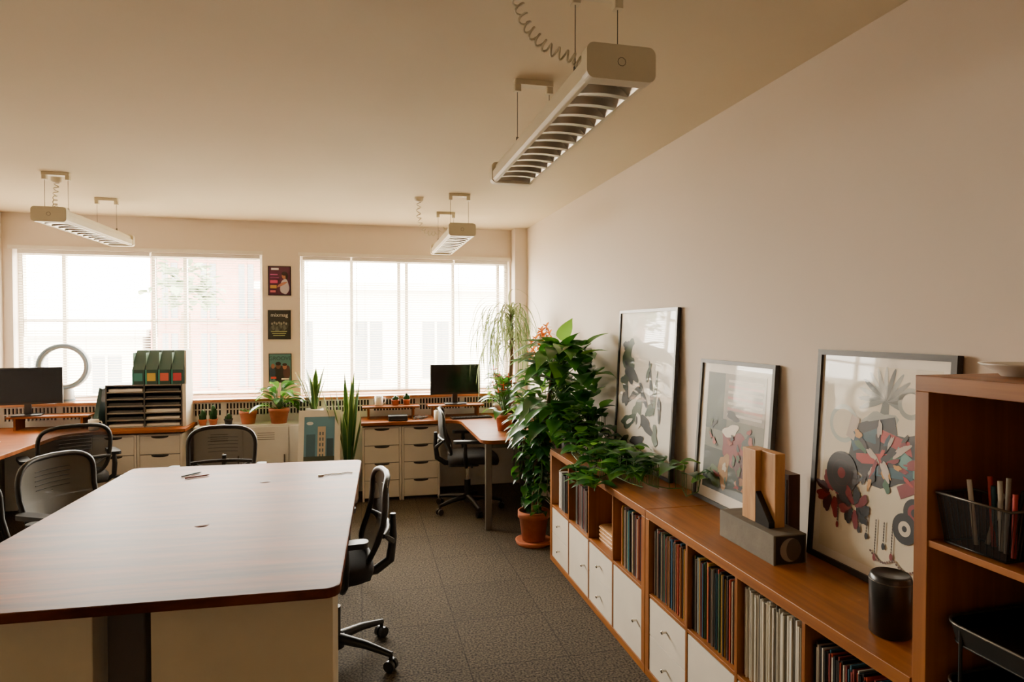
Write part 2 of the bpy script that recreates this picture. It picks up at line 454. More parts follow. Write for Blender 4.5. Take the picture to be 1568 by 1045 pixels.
# ------------------------------------------------------------ desks
def deskobj(out, legs, panels=()):
    b = B('corner_desk'); b.prism(out, .72, .75, DESK)
    for x, y in legs:
        b.box(x-.025, x+.025, y-.025, y+.025, 0, .719, GREYM)
    for x0, x1, y0, y1 in panels: b.box(x0, x1, y0, y1, .66, .719, GREYM)
    b.done(bevel=.004)
arc = lambda cx, cy, r, a0, a1, n=6: [(cx+r*math.cos(math.radians(a0+(a1-a0)*k/n)), cy+r*math.sin(math.radians(a0+(a1-a0)*k/n))) for k in range(n+1)]
deskobj([(.0, 6.08)] + [(.80, 6.08)] + arc(.80, 5.96, .12, 90, 0) + arc(1.02, 4.99, .10, 180, 270) + [(1.69, 4.89), (1.69, 6.52), (.0, 6.52)],
        [(1.0, 5.06), (1.62, 5.06), (1.62, 6.4)], [(1.03, 1.59, 5.05, 5.07)])
deskobj([(-3.13, 4.2)] + arc(-2.50, 4.28, .08, -90, 0) + arc(-2.18, 5.86, .24, 180, 90) + [(-1.50, 6.10), (-1.50, 6.52), (-3.13, 6.52)],
        [(-3.05, 4.3), (-2.5, 4.3), (-3.05, 6.4)], [(-3.02, -2.53, 4.29, 4.31)])
def drawers(x0, y0, n=4, w=.36, d=.38, h=.70):
    b = B('drawer_unit'); x1 = x0+w
    b.box(x0, x0+.018, y0, y0+d, .0, h, WHITE); b.box(x1-.018, x1, y0, y0+d, 0, h, WHITE)
    b.box(x0+.018, x1-.018, y0+.02, y0+d, h-.018, h, WHITE); b.box(x0+.018, x1-.018, y0+.025, y0+d, .02, h-.018, C('#3a342c'))
    dh = (h-.04)/n
    for i in range(n):
        z = .03+i*dh
        b.box(x0+.021, x1-.021, y0+.002, y0+.02, z+.003, z+dh-.003, WHITE)
        cx = (x0+x1)/2
        b.M = Matrix(((1, 0, 0, cx), (0, 0, -1, y0+.0015), (0, 1, 0, z+dh-.003), (0, 0, 0, 1)))
        pts = [(.07*math.cos(a), -.022*abs(math.sin(a))**.6, 0) for a in [math.pi*k/12 for k in range(13)]]
        b.poly(pts, C('#2a2420')); b.M = Matrix()
    b.done(bevel=.0015)
drawers(.01, 6.12); drawers(.375, 6.12); drawers(-2.26, 6.14); drawers(-1.895, 6.14)
# low metal cabinet
SH = .735
b = B('metal_sideboard'); x0, x1 = -1.47, -.235
b.box(x0, x1, 6.27, 6.53, .04, SH, METW); b.box(x0+.02, x1-.02, 6.29, 6.53, 0, .04, BLACK)
for i in range(3):
    a = x0+.02+i*.40
    b.box(a, a+.39, 6.255, 6.27, .06, SH-.015, METW)
    for zz in (.60, .62, .64, .66, .16, .18, .20): b.box(a+.12, a+.27, 6.2535, 6.2555, zz, zz+.006, C('#8a8378'))
    b.box(a+.35, a+.362, 6.245, 6.255, .36, .46, GREYM)
b.done(bevel=.003)
# shelf risers
def riser(x0, x1, y0, y1, z):
    b = B('desk_riser'); b.box(x0, x1, y0, y1, z-.018, z, DESK)
    for x in (x0+.05, x1-.07): b.box(x, x+.02, y0+.02, y1-.02, .75, z-.018, DESK)
    b.done(bevel=.002)
riser(.01, .56, 6.3, 6.48, .87); riser(.64, 1.20, 6.28, 6.48, .87); riser(-2.95, -2.32, 6.28, 6.48, .87)
# monitors
def monitor(x, y, z, w, h, rot):
    b = B('desktop_monitor')
    b.prism(rrect(-.11, .11, -.08, .08, .02), 0, .012, BLKS)
    b.box(-.025, .025, .0, .02, .012, .20, BLKS)
    b.box(-w/2, w/2, -.035, -.005, .10, .10+h, BLKS)
    b.box(-w/2+.008, w/2-.008, -.0365, -.0345, .118, .10+h-.01, SCREEN)
    b.box(-w*.3, w*.3, -.005, .012, .14, .08+h*.8, BLKS)
    b.done((x, y, z), math.radians(rot), bevel=.002)
monitor(.92, 6.38, .87, .50, .30, 0); monitor(-2.82, 6.37, .87, .52, .32, 12)
b = B('keyboard'); b.prism(rrect(-.2, .2, -.06, .06, .01), 0, .014, BLKS)
for i in range(14):
    for j in range(4): b.box(-.187+i*.027, -.165+i*.027, -.05+j*.026, -.028+j*.026, .0145, .019, BLACK)
b.done((1.05, 6.18, .75), .1)
b = B('external_drive'); b.prism(rrect(-.09, .09, -.06, .06, .012), 0, .05, BLKS); b.box(-.07, .07, -.0615, -.06, .015, .02, GREYM); b.done((.34, 6.18, .75))
def mug(x, y, z, m):
    b = B('coffee_mug'); b.lathe(0, 0, [(0, .003), (.036, 0), (.04, .01), (.04, .09), (.036, .09), (.035, .012), (0, .012)], m)
    b.tube([(.038, 0, .075), (.06, 0, .072), (.066, 0, .05), (.056, 0, .025), (.038, 0, .02)], .005, m); b.done((x, y, z))
mug(.17, 6.4, .8705, POTW); mug(-2.25, 6.20, .75, POTW); mug(.72, 6.13, .75, PAPER)
b = B('cable_tangle')
pts = [(.55+.09*math.sin(k*.9)*R.uniform(.5, 1), 6.22+.05*math.cos(k*1.3), .755+.012*(k % 3)) for k in range(30)]
b.tube(pts, .0035, C('#3b3631'), 6); b.done()
b = B('paper_stack')
for k in range(5): b.M = Matrix.Rotation(.06*(k-2), 4, 'Z'); b.box(-.105, .105, -.148, .148, .003*k, .003*k+.0028, PAPER)
b.M = Matrix(); b.done((-2.78, 5.55, .75), .4)

# bladeless fan
b = B('bladeless_fan'); RR = .185
FANW = mat('fan_plastic', '#b9bcbc', .35); 
b.lathe(0, 0, [(0, 0), (.075, 0), (.078, .01), (.07, .10), (.062, .135), (.03, .15), (0, .15)], FANW)
b.lathe(0, 0, [(.0785, .012), (.0795, .02), (.079, .03)], C('#6f8492'))
n = 48; vs = []; fs = []; cs = [(-.018, -.06), (.014, -.055), (.026, 0), (.014, .055), (-.004, .055), (-.018, 0)]
for k in range(n):
    a = 2*math.pi*k/n
    for dr, dy in cs: vs.append(((RR+dr)*math.cos(a), dy, .325+(RR+dr)*math.sin(a)))
for k in range(n):
    l = (k+1) % n
    for j in range(6): fs.append((k*6+j, l*6+j, l*6+(j+1) % 6, k*6+(j+1) % 6))
b.add(vs, fs, FANW, True)
b.tube([(RR*1.06*math.cos(2*math.pi*k/n), -.058, .325+RR*1.06*math.sin(2*math.pi*k/n)) for k in range(n)], .011, C('#9db2c4'), 8, closed=True)
b.done((-2.62, 6.59, .958), .1)

# letter tray organiser + magazine files
b = B('letter_tray_organizer'); x0, x1, y0, y1, z0, z1 = -2.18, -1.56, 6.26, 6.50, .75, 1.13
DG = C('#3b3a36'); 
for x in (x0, (x0+x1)/2-.006, x1-.012): b.box(x, x+.012, y0, y1, z0, z1, DG)
b.box(x0, x1, y1-.01, y1, z0, z1, DG)
for i in range(7):
    z = z0+i*(z1-z0-.01)/6
    b.box(x0+.012, x1-.012, y0+.004, y1-.01, z, z+.010, C('#8d877c'))
    if i < 6:
        for xa in (x0+.02, (x0+x1)/2+.01):
            b.box(xa, xa+.27, y0+.02, y1-.02, z+.0105, z+.02+.015*R.random(), PAPER if R.random() < .3 else DG)
b.box(x1+.0005, x1+.03, y0-.0, y1, z0, z1, WHITE)
b.done()
b = B('magazine_file_set')
labs = ['#3f8f86', '#d8b23e', '#d9604a', '#c23a44']
for i in range(4):
    xa = -1.965+i*.105; x_ = xa+.098
    zt = 1.131
    b.add([(xa, 6.26, zt), (xa, 6.26, zt+.13), (xa, 6.40, zt+.30), (xa, 6.49, zt+.30), (xa, 6.49, zt),
           (x_, 6.26, zt), (x_, 6.26, zt+.13), (x_, 6.40, zt+.30), (x_, 6.49, zt+.30), (x_, 6.49, zt)],
          [(0, 1, 2, 3, 4), (9, 8, 7, 6, 5), (0, 5, 6, 1), (1, 6, 7, 2), (2, 7, 8, 3), (3, 8, 9, 4), (0, 4, 9, 5)], C('#24463e'))
    b.box(xa+.015, x_-.015, 6.2585, 6.2595, zt+.03, zt+.10, C(labs[i]))
    b.box(xa, xa+.012, 6.2575, 6.2595, zt, zt+.13, C('#2f8a7c'))
    b.box(xa-.004, xa-.001, 6.30, 6.49, zt, zt+.28, C('#8fb0a4'))
b.box(-1.545, -1.53, 6.28, 6.49, 1.131, 1.43, WHITE)
b.done()
b = B('document_folder'); b.add([(-2.29, 6.26, .75), (-2.25, 6.26, .75), (-2.20, 6.26, 1.10), (-2.225, 6.26, 1.11), (-2.29, 6.46, .75), (-2.25, 6.46, .75), (-2.20, 6.46, 1.10), (-2.225, 6.46, 1.11)],
      [(0, 1, 2, 3), (4, 7, 6, 5), (0, 4, 5, 1), (1, 5, 6, 2), (2, 6, 7, 3), (3, 7, 4, 0)], C('#2c4a44')); b.done()

# ------------------------------------------------------------ posters on window pier
def MP(x, z, y=YW-.004): return Matrix(((1, 0, 0, x), (0, 0, -1, y), (0, 1, 0, z), (0, 0, 0, 1)))
def poster(x, z, kind):
    w, h = .215, .29
    b = B('framed_poster'); b.M = MP(x, z)
    b.box(0, w, 0, h, -.002, .006, BLKS)
    e = .008
    g = lambda c: C(c)
    if kind == 0:
        b.rect(e, w-e, e, h-e, .0065, g('#4a1434')); b.blob(.155, .085, .040, .078, .007, g('#b9b0b8'), 0, .1, 3)
        b.blob(.13, .11, .05, .014, .0072, g('#a87058'), .5, .1, 3)
        b.blob(.152, .195, .024, .032, .0075, g('#a06a4c')); b.blob(.154, .215, .028, .020, .008, g('#1c0f10')); b.blob(.175, .19, .012, .034, .0081, g('#1c0f10'))
        b.rect(.02, .09, .12, .15, .007, g('#c23a6a')); b.rect(.02, .08, .07, .1, .007, g('#b08a3a'))
        b.rect(.02, .07, .03, .05, .007, g('#c05a6a')); b.rect(.03, .1, .25, .27, .007, g('#e0d8dc')); b.rect(.02, .10, .17, .18, .007, g('#8a3a70')); b.rect(.02, .09, .2, .21, .007, g('#b0508a'))
    elif kind == 1:
        b.rect(e, w-e, e, h-e, .0065, g('#22241f'))
        for i in range(9):
            b.blob(.035+.018*i+R.uniform(-.004, .004), .10+.02*(i % 3), .016, .03, .007+.0002*i, g('#5a5c50' if i % 2 else '#3a3c34'), 0, .2, i)
        for i in range(7): b.blob(.04+.022*i, .155+.01*(i % 2), .009, .012, .0095, g('#8a8474'))
        for i in range(3): b.rect(.03+.01*i, .18-.01*i, .075-.02*i, .083-.02*i, .01, g('#a8b070'))
    else:
        b.rect(e, w-e, e, h-e, .0065, g('#4c7a78')); b.blob(.10, .09, .07, .08, .007, g('#23211f'), 0, .08, 5); b.blob(.17, .10, .035, .07, .0071, g('#4a2c2c'), 0, .08, 6); b.blob(.035, .10, .028, .07, .0071, g('#2c3a4a'), 0, .08, 7)
        b.blob(.09, .17, .024, .032, .0075, g('#6a4436')); b.blob(.15, .16, .02, .028, .0075, g('#9c6a50')); b.blob(.04, .165, .018, .024, .0075, g('#8a5a44'))
        b.blob(.09, .19, .026, .018, .008, g('#15110f')); b.blob(.15, .18, .022, .014, .008, g('#2a1512')); b.rect(.02, .07, .04, .06, .0085, g('#c23a30')); b.rect(.12, .19, .03, .045, .0085, g('#e6dccb'))
    b.M = Matrix(); o = b.done()
    t = {1: 'mixmag', 2: 'GROOVE'}.get(kind)
    if t: text(o, t, MP(x+.108, z+.225, YW-.016), .052, C('#d9d8c8' if kind == 1 else '#1f3c40'), 'CENTER')
poster(-.885, 1.955, 0); poster(-.89, 1.52, 1); poster(-.885, 1.09, 2)

# ------------------------------------------------------------ cube shelving along right wall
KX = 1.295; KD = .385
def cube_unit(name, ya, yb, cols, rows, h, to=.038, ti=.016):
    b = B(name)
    b.box(KX, KX+KD, ya, yb, h-to, h, OAKY); b.box(KX, KX+KD, ya, yb, .0, to, OAKY)
    b.box(KX, KX+KD, ya, ya+to, to, h-to, OAKZ); b.box(KX, KX+KD, yb-to, yb, to, h-to, OAKZ)
    cw = (yb-ya-2*to-(cols-1)*ti)/cols; rh = (h-2*to-(rows-1)*ti)/rows
    for c in range(1, cols): y = ya+to+c*cw+(c-1)*ti; b.box(KX+.002, KX+KD, y, y+ti, to, h-to, OAKZ)
    for r in range(1, rows):
        z = to+r*rh+(r-1)*ti
        for c in range(cols):
            y = ya+to+c*(cw+ti); b.box(KX+.003, KX+KD, y, y+cw, z, z+ti, OAKY)
    b.box(KX+KD-.004, KX+KD, ya+to, yb-to, to, h-to, C('#6a4522'))
    b.done(bevel=.0015)
    cells = {}
    for c in range(cols):
        for r in range(rows):
            y = ya+to+c*(cw+ti); z = to+r*(rh+ti); cells[(c, r)] = (y, y+cw, z, z+rh)
    return cells
def insert(cell, n):
    y0, y1, z0, z1 = cell; g = .003
    b = B('cabinet_door' if n == 1 else 'drawer_insert')
    b.box(KX+.02, KX+KD-.03, y0+g, y1-g, z0+.001, z1-g, C('#cfc6b6'))
    hh = (z1-z0-g)/n
    for i in range(n):
        z = z0+.001+i*hh
        b.box(KX+.004, KX+.02, y0+g, y1-g, z, z+hh-.003, WHITE)
        yk = (y0+y1)/2 if n > 1 else y0+.06
        zk = z+hh/2
        b.tube([(KX+.005, yk, zk), (KX-.010, yk, zk), (KX-.018, yk, zk), (KX-.021, yk, zk)], [.005, .005, .009, .006], CHROME, 12)
    b.done(bevel=.001)
REC = ['#d9d2c4', '#b8a88c', '#2a2724', '#3a3530', '#b3452e', '#2e5a6a', '#c79a3a', '#8a8478', '#50392a', '#7a2f2a', '#3f6a4c', '#1f1d1b', '#1f1d1b', '#a9744c', '#3a6a8a', '#1f1d1b', '#3a2a22']
def records(cell, y_from=0, y_to=1, hgt=.305, pal=REC, thick=(.0025, .006), name='vinyl_records'):
    y0, y1, z0, z1 = cell; b = B(name); y = y0+.004+(y1-y0)*y_from; ye = y0+(y1-y0)*y_to-.008
    while y < ye:
        t = R.uniform(*thick); h = min(hgt*R.uniform(.96, 1.02), z1-z0-.006); x = KX+R.uniform(.02, .032)
        b.box(x, x+.312, y, y+t*.9, z0+.0005, z0+h, C(R.choice(pal))); y += t+.0004
    b.done()
c1 = cube_unit('cube_bookcase', 2.765, 4.31, 4, 2, .78)
c2 = cube_unit('cube_bookcase', 1.275, 2.76, 4, 2, .78)
insert(c1[(3, 0)], 2); insert(c1[(2, 0)], 1); insert(c1[(1, 0)], 2); insert(c1[(0, 0)], 1)
insert(c2[(3, 0)], 2); insert(c2[(2, 0)], 1); insert(c2[(1, 0)], 2); insert(c2[(0, 0)], 1)
records(c1[(0, 1)], .0, .85, pal=REC+['#c79a3a', '#3a8a9a', '#e4ddd0', '#c26a3a']); records(c1[(2, 1)], .05, .8, .26, ['#1f1d1b', '#2a2724', '#50392a', '#3a3530', '#6a2a20'], (.008, .03), 'book_row')
records(c1[(3, 1)], .3, .7, .25, ['#2a2724', '#d9d2c4', '#3b4a5a'], (.01, .04), 'box_files')
b = B('woven_basket'); y0_, y1_, z0_, z1_ = c1[(1, 1)]
b.prism(rrect(KX+.05, KX+.33, y0_+.04, y1_-.04, .03), z0_+.001, z0_+.09, BIRCH)
for k in range(4): b.tube([(x, y, z0_+.015+.022*k) for x, y in rrect(KX+.048, KX+.332, y0_+.038, y1_-.038, .03)], .006, BIRCH, 6, closed=True)
b.done()
records(c2[(3, 1)], 0, 1); records(c2[(2, 1)], .0, 1)
records(c2[(1, 1)], 0, 1, .315, ['#d9d2c4', '#cfc6b0', '#b0a48c', '#a39a86', '#7a7468', '#d4ccbc', '#4a443a'], (.003, .008)); records(c2[(0, 1)], .0, 1, .29, ['#3a3530', '#1f1d1b', '#b3452e', '#7a2f2a', '#2e5a6a', '#c8bfae', '#1f1d1b'])
# tall unit
TH = 1.518
c3 = cube_unit('tall_bookcase', -.22, 1.27, 4, 4, TH)
b = B('wire_pen_basket'); bz = c3[(3, 3)][2]; bx, by = 1.365, 1.135
def ring(s, z): return [(bx-.055*s, by-.088*s, z), (bx+.055*s, by-.088*s, z), (bx+.055*s, by+.088*s, z), (bx-.055*s, by+.088*s, z)]
b.add(ring(.82, bz+.002)+ring(1, bz+.115), [(0, 1, 5, 4), (1, 2, 6, 5), (2, 3, 7, 6), (3, 0, 4, 7), (0, 1, 2, 3)], WIRE)
b.tube(ring(1, bz+.115), .003, GREYM, 6, closed=True); b.tube(ring(.82, bz+.004), .0025, BLACK, 6, closed=True)
for k in range(11):
    for side in (0, 1, 2, 3):
        t = k/10; f = lambda s, z: Vector(ring(s, z)[side]).lerp(Vector(ring(s, z)[(side+1) % 4]), t)
        b.tube([f(.82, bz+.002), f(1, bz+.115)], .0009, BLACK, 4)
for k in range(9):
    q = Vector((bx+R.uniform(-.03, .03), by+R.uniform(-.06, .06), bz+.006))
    b.tube([q, q+Vector((R.uniform(-.02, .02), R.uniform(-.03, .02), R.uniform(.12, .17)))], .005, C(R.choice(['#c23a30', '#d9d2c4', '#1f1d1b', '#2e5a6a', '#8a8478'])), 8)
b.done()
b = B('wire_letter_tray'); tz = c3[(3, 2)][2]; ty0, ty1 = .90, 1.21
def loop(z, e=0): return [(x, y, z) for x, y in rrect(KX+.015+e, KX+.33-e, ty0+e, ty1-e, .05)]
for q in (0, .14):
    b.tube(loop(tz+.05+q), .0035, GREYM, 6, closed=True); b.tube(loop(tz+.006+q, .008), .003, BLACK, 6, closed=True)
    b.add(loop(tz+.05+q)+loop(tz+.006+q, .008), [(i, (i+1) % 28, 28+(i+1) % 28, 28+i) for i in range(28)]+[tuple(range(28, 56))], BLACK)
    b.box(KX+.06, KX+.28, ty0+.03, ty1-.03, tz+.008+q, tz+.03+q, BLACK)
for x, y in ((KX+.02, ty0+.05), (KX+.02, ty1-.05), (KX+.325, ty0+.05), (KX+.325, ty1-.05)): b.tube([(x, y, tz+.002), (x, y, tz+.19)], .004, BLACK, 6)
b.done()
records(c3[(3, 1)], .05, .9); records(c3[(2, 2)], .0, .9); records(c3[(2, 3)], .0, .5, .26, REC, (.01, .03), 'book_row')
b = B('ceramic_bowl'); b.lathe(0, 0, [(0, 0), (.045, 0), (.05, .006), (.085, .026), (.09, .030), (.083, .029), (.045, .012), (0, .01)], POTW); b.done((1.50, 1.17, TH))

# ------------------------------------------------------------ leaning frames
def lean(name, yfar, w, h, off=.0, zb=.78, fw=.018, draw=None, fm=BLKS, mm='#e2dacb'):
    gap = .045; s_ = gap/h; c_ = math.sqrt(1-s_*s_)
    b = B(name)
    x0 = XR-.006-gap-off
    b.M = Matrix(((0, s_, -c_, x0), (-1, 0, 0, yfar), (0, c_, s_, zb+.001), (0, 0, 0, 1)))
    d = .022
    b.box(0, w, 0, fw, 0, d, fm); b.box(0, w, h-fw, h, 0, d, fm); b.box(0, fw, fw, h-fw, 0, d, fm); b.box(w-fw, w, fw, h-fw, 0, d, fm)
    b.box(fw, w-fw, fw, h-fw, 0, .012, C(mm, 1))
    draw(b, w, h); return b.done()
g = lambda c: C(c, 1)
def art1(b, w, h):
    k = '#161614'; gr = '#2f4424'; z = .0125
    b.blob(.17, .66, .085, .12, z, g(gr), .3, .25, 1); b.blob(.20, .56, .11, .05, z+.0003, g(k), -.5, .3, 2)
    b.blob(.11, .74, .04, .03, z+.0004, g(k), .4, .3, 41); b.blob(.12, .50, .06, .05, z+.0005, g(gr), .4, .3, 42)
    b.blob(.24, .70, .035, .05, z+.0006, g('#e8e0d2'), 0, .2, 3)
    for i, (x, y, rx, ry, a) in enumerate([(.50, .50, .022, .13, .2), (.56, .46, .018, .12, -.15), (.40, .44, .025, .09, .6), (.28, .44, .09, .03, .5), (.33, .33, .06, .09, 0),
                                            (.20, .26, .11, .04, .2), (.45, .27, .09, .045, -.3), (.50, .36, .055, .035, .7), (.14, .40, .045, .055, 0), (.35, .15, .11, .035, .1), (.58, .22, .035, .06, .3),
                                            (.46, .58, .015, .07, -.4), (.62, .38, .02, .07, .2), (.16, .13, .06, .03, .3)]):
        b.blob(x, y, rx, ry, z+.0002*(i+4), g([k, gr, k, k, '#5a6652', gr][i % 6]), a, .28, i+10)
    b.blob(.35, .28, .035, .05, z+.0035, g('#e8e0d2'), 0, .1, 7); b.blob(.33, .28, .013, .028, z+.0038, g(k), 0, .1, 7); b.blob(.22, .26, .05, .014, z+.0038, g('#e8e0d2'), .4, .1, 9)
lean('framed_art_print', 3.99, .80, .965, draw=art1)
def art2(b, w, h):
    z = .0125; b.rect(.07, w-.06, .07, h-.06, z, g('#6c6c5a'))
    b.rect(.07, .25, .36, h-.06, z+.0003, g('#344438')); b.rect(.22, w-.06, .42, h-.06, z+.0004, g('#948b7e'))
    for i in range(7): b.rect(.25, w-.08, .44+.026*i, .452+.026*i, z+.0006, g('#b07a70' if i % 2 else '#d8d0c4'))  # pink and white stripes: reflections in the glass, painted onto the picture
    b.rect(.07, w-.06, .07, .27, z+.0005, g('#243020'))
    b.blob(.32, .30, .09, .09, z+.0008, g('#7a1a16'), 0, .3, 4); b.blob(.38, .22, .06, .05, z+.001, g('#4a1816'), 0, .3, 5)
    b.blob(.25, .18, .05, .07, z+.0012, g('#9a7038'), 0, .3, 6); b.blob(.29, .37, .06, .03, z+.0014, g('#dcd2c2'), .3, .2, 8)
    b.blob(.30, .44, .05, .02, z+.0016, g('#26221e'), -.2, .2, 9); b.blob(.40, .14, .05, .03, z+.0016, g('#8a5a34'), 0, .2, 11)
    b.blob(.17, .14, .05, .05, z+.0015, g('#4c6038'), 0, .3, 12); b.blob(.44, .33, .04, .05, z+.0015, g('#2c3428'), 0, .3, 13)
    for i in range(30): b.blob(.10+R.random()*.40, .10+R.random()*.30, R.uniform(.008, .03), R.uniform(.005, .02), z+.0018+.00008*i, g(R.choice(['#1a1714', '#9a3a24', '#3c5028', '#c9bfa8', '#243020', '#7a1a16'])), R.random()*3, .3, 60+i)
lean('framed_art_print', 2.94, .60, .695, draw=art2, fm=C('#3a3833'))
def art3(b, w, h):
    z = .0125; b.rect(.05, w-.05, .05, h-.05, z, g('#d6ccb2'))
    gr = '#6f746c'; M0 = b.M.copy(); K = '#0d0b0b'
    b.M = M0 @ Matrix.Translation((.01, -.01, 0))
    for i in range(13):
        a = math.pi*(i/12)*1.2-.3; b.blob(.31+.06*math.cos(a), .62+.055*math.sin(a), .058, .009, z+.0003+.00005*i, g('#3a4038' if i % 2 else gr), a, 0, i)
    b.blob(.31, .56, .018, .09, z+.0002, g('#4a5048'), 0, .15, 21); b.blob(.28, .53, .07, .05, z+.0003, g('#989b90'), .2, .35, 22)
    b.blob(.41, .62, .05, .05, z+.0004, g('#8a8c80')); b.blob(.41, .62, .034, .034, z+.0006, g('#d6ccb2'))
    b.blob(.13, .52, .068, .068, z+.0004, g('#acb4a8')); b.blob(.13, .52, .052, .052, z+.0006, g('#d8ceb4'))
    b.M = M0 @ Matrix.Translation((.31, .375, 0)) @ Matrix.Diagonal((1.12, 1.16, 1, 1)) @ Matrix.Translation((-.31, -.34, 0))
    # collage of tilted slabs, petals, discs and beads
    b.blob(.33, .385, .15, .085, z+.0007, g(K), .1, .2, 50)
    slabs = [(.30, .46, .13, .05, K, .25), (.37, .43, .12, .035, '#a01c14', -.2), (.25, .42, .11, .04, '#0f4a5a', .4), (.33, .395, .17, .03, K, -.1), (.41, .38, .10, .04, '#5f908a', -.5),
             (.28, .37, .12, .03, '#a01c14', .15), (.45, .42, .06, .09, K, .3), (.36, .345, .14, .028, '#0f4a5a', .1), (.24, .335, .10, .03, K, -.4), (.43, .32, .10, .035, '#7a0f18', .5), (.20, .45, .035, .07, '#b8a898', -.3)]
    for i, (x, y, ww, hh, c_, a) in enumerate(slabs): b.rrot(x, y, ww, hh, z+.0008+.00008*i, g(c_), a)
    for i in range(40):
        a = R.uniform(0, 6.28); rr = R.uniform(.02, .12)
        b.blob(.31+rr*1.3*math.cos(a), .37+rr*.85*math.sin(a), R.uniform(.010, .034), R.uniform(.005, .013), z+.0018+.00003*i, g(R.choice([K, K, K, '#7a0f18', '#a01c14', '#0f3a4a', '#b8a898', '#2c5a3a', '#c08a3a'])), a, .25, 180+i)
    def disc(x, y, r, cols, zz):
        for i, (q, c_) in enumerate(cols): b.blob(x, y, r*q, r*q*1.0, zz+.00005*i, g(c_))
    for k in range(9): a = k*.7; b.blob(.135+.05*math.cos(a), .235+.04*math.sin(a), .03, .016, z+.0031, g('#7a0f18' if k % 2 else '#3a080c'), a, .2, k)
    disc(.165, .305, .066, [(1, K), (.62, '#2a0c10'), (.58, K), (.25, '#7a0f18')], z+.0033)
    for k in range(9): a = k*.7; b.blob(.225+.04*math.cos(a), .215+.035*math.sin(a), .026, .014, z+.0036, g('#7a0f18' if k % 2 else K), a, .2, k)
    disc(.445, .255, .038, [(1, K), (.6, '#7a0f18'), (.3, K)], z+.0038)
    disc(.415, .205, .042, [(1, K), (.5, '#cfc6b2'), (.2, K)], z+.0040)
    for i, (x, l) in enumerate([(.28, .05), (.315, .10), (.345, .06), (.375, .08), (.25, .04), (.16, .05)]):
        for k in range(int(l/.008)): b.blob(x, .20-k*.008, .0024, .0045, z+.0042, g('#3a2a22'), 0, 0, 1, 8)
        b.blob(x, .195-l, .006, .010, z+.0043, g('#7a0f18' if i % 2 else K))
    for k in range(20): b.blob(.30+.008*k, .11-.02*abs(math.sin(k*.3)), .0045, .0035, z+.0042, g('#5a3a2a'), 0, 0, 1, 8)
    b.M = M0
lean('framed_art_print', 2.085, .58, .77, draw=art3, fw=.02, fm=C('#2c2722'))

# desk-top objects on the bookcase
b = B('concrete_bookend_box'); X0, X1, Ya, Yb, Z = 1.43, 1.565, 1.985, 2.345, .78
b.box(X0, X1, Ya+.006, Yb, Z, Z+.108, CONC)
b.M = Matrix(((1, 0, 0, (X0+X1)/2), (0, 0, -1, Ya+.0055), (0, 1, 0, Z+.054), (0, 0, 0, 1)))
b.rect(-.06, .06, -.05, .05, 0, BLKS); b.blob(0, 0, .043, .043, .001, C('#8f877a')); b.blob(.012, .0, .030, .040, .0015, C('#4a453c'))
b.M = Matrix(); b.done(bevel=.003)
b = B('wooden_pen_block'); Z = .8885
b.box(1.465, 1.532, 2.155, 2.24, Z, Z+.275, BIRCH); b.box(1.490, 1.532, 2.07, 2.155, Z, Z+.275, BIRCH)
b.add([(1.465, 2.155, Z), (1.490, 2.155, Z), (1.490, 2.07, Z), (1.465, 2.07, Z), (1.465, 2.155, Z+.12), (1.490, 2.155, Z+.12), (1.490, 2.07, Z+.02), (1.465, 2.07, Z+.02)],
      [(0, 1, 2, 3), (4, 5, 6, 7), (0, 1, 5, 4), (1, 2, 6, 5), (2, 3, 7, 6), (3, 0, 4, 7)], BLKS)
b.tube([(1.472, 2.14, Z+.06), (1.470, 2.19, Z+.17)], .004, C('#c9a23a'), 8); b.done(bevel=.002)
b = B('walnut_box'); b.box(1.585, 1.635, 2.12, 2.26, .78, 1.07, WALN); b.box(1.583, 1.585, 2.13, 2.25, .80, 1.05, C('#2e1a0e')); b.done(bevel=.002)
b = B('smart_speaker'); b.lathe(0, 0, [(0, 0), (.048, 0), (.053, .006), (.054, .15), (.051, .165), (.046, .170), (.045, .166), (0, .166)], BLKS, 36)
b.tube([(.054*math.cos(a), .054*math.sin(a), .152) for a in [2*math.pi*k/36 for k in range(36)]], .0012, GREYM, 6, closed=True); b.done((1.43, 1.475, .78))

# ------------------------------------------------------------ plants
def pot(b, x, y, z, r, h, m, rim=True):
    if rim: b.lathe(x, y, [(0, z), (r*.72, z), (r*.92, z+h*.78), (r, z+h*.78), (r, z+h), (r*.88, z+h), (r*.86, z+h*.88), (0, z+h*.88)], m)
    else: b.lathe(x, y, [(0, z), (r*.92, z), (r, z+h*.1), (r, z+h), (r*.93, z+h), (r*.9, z+h*.88), (0, z+h*.88)], m)
    b.lathe(x, y, [(0, z+h*.89), (r*.86, z+h*.89)], SOIL)
def limwall(p):
    if p.x > 1.685: p.x = 1.685-.0*(p.x-1.685)
    return p
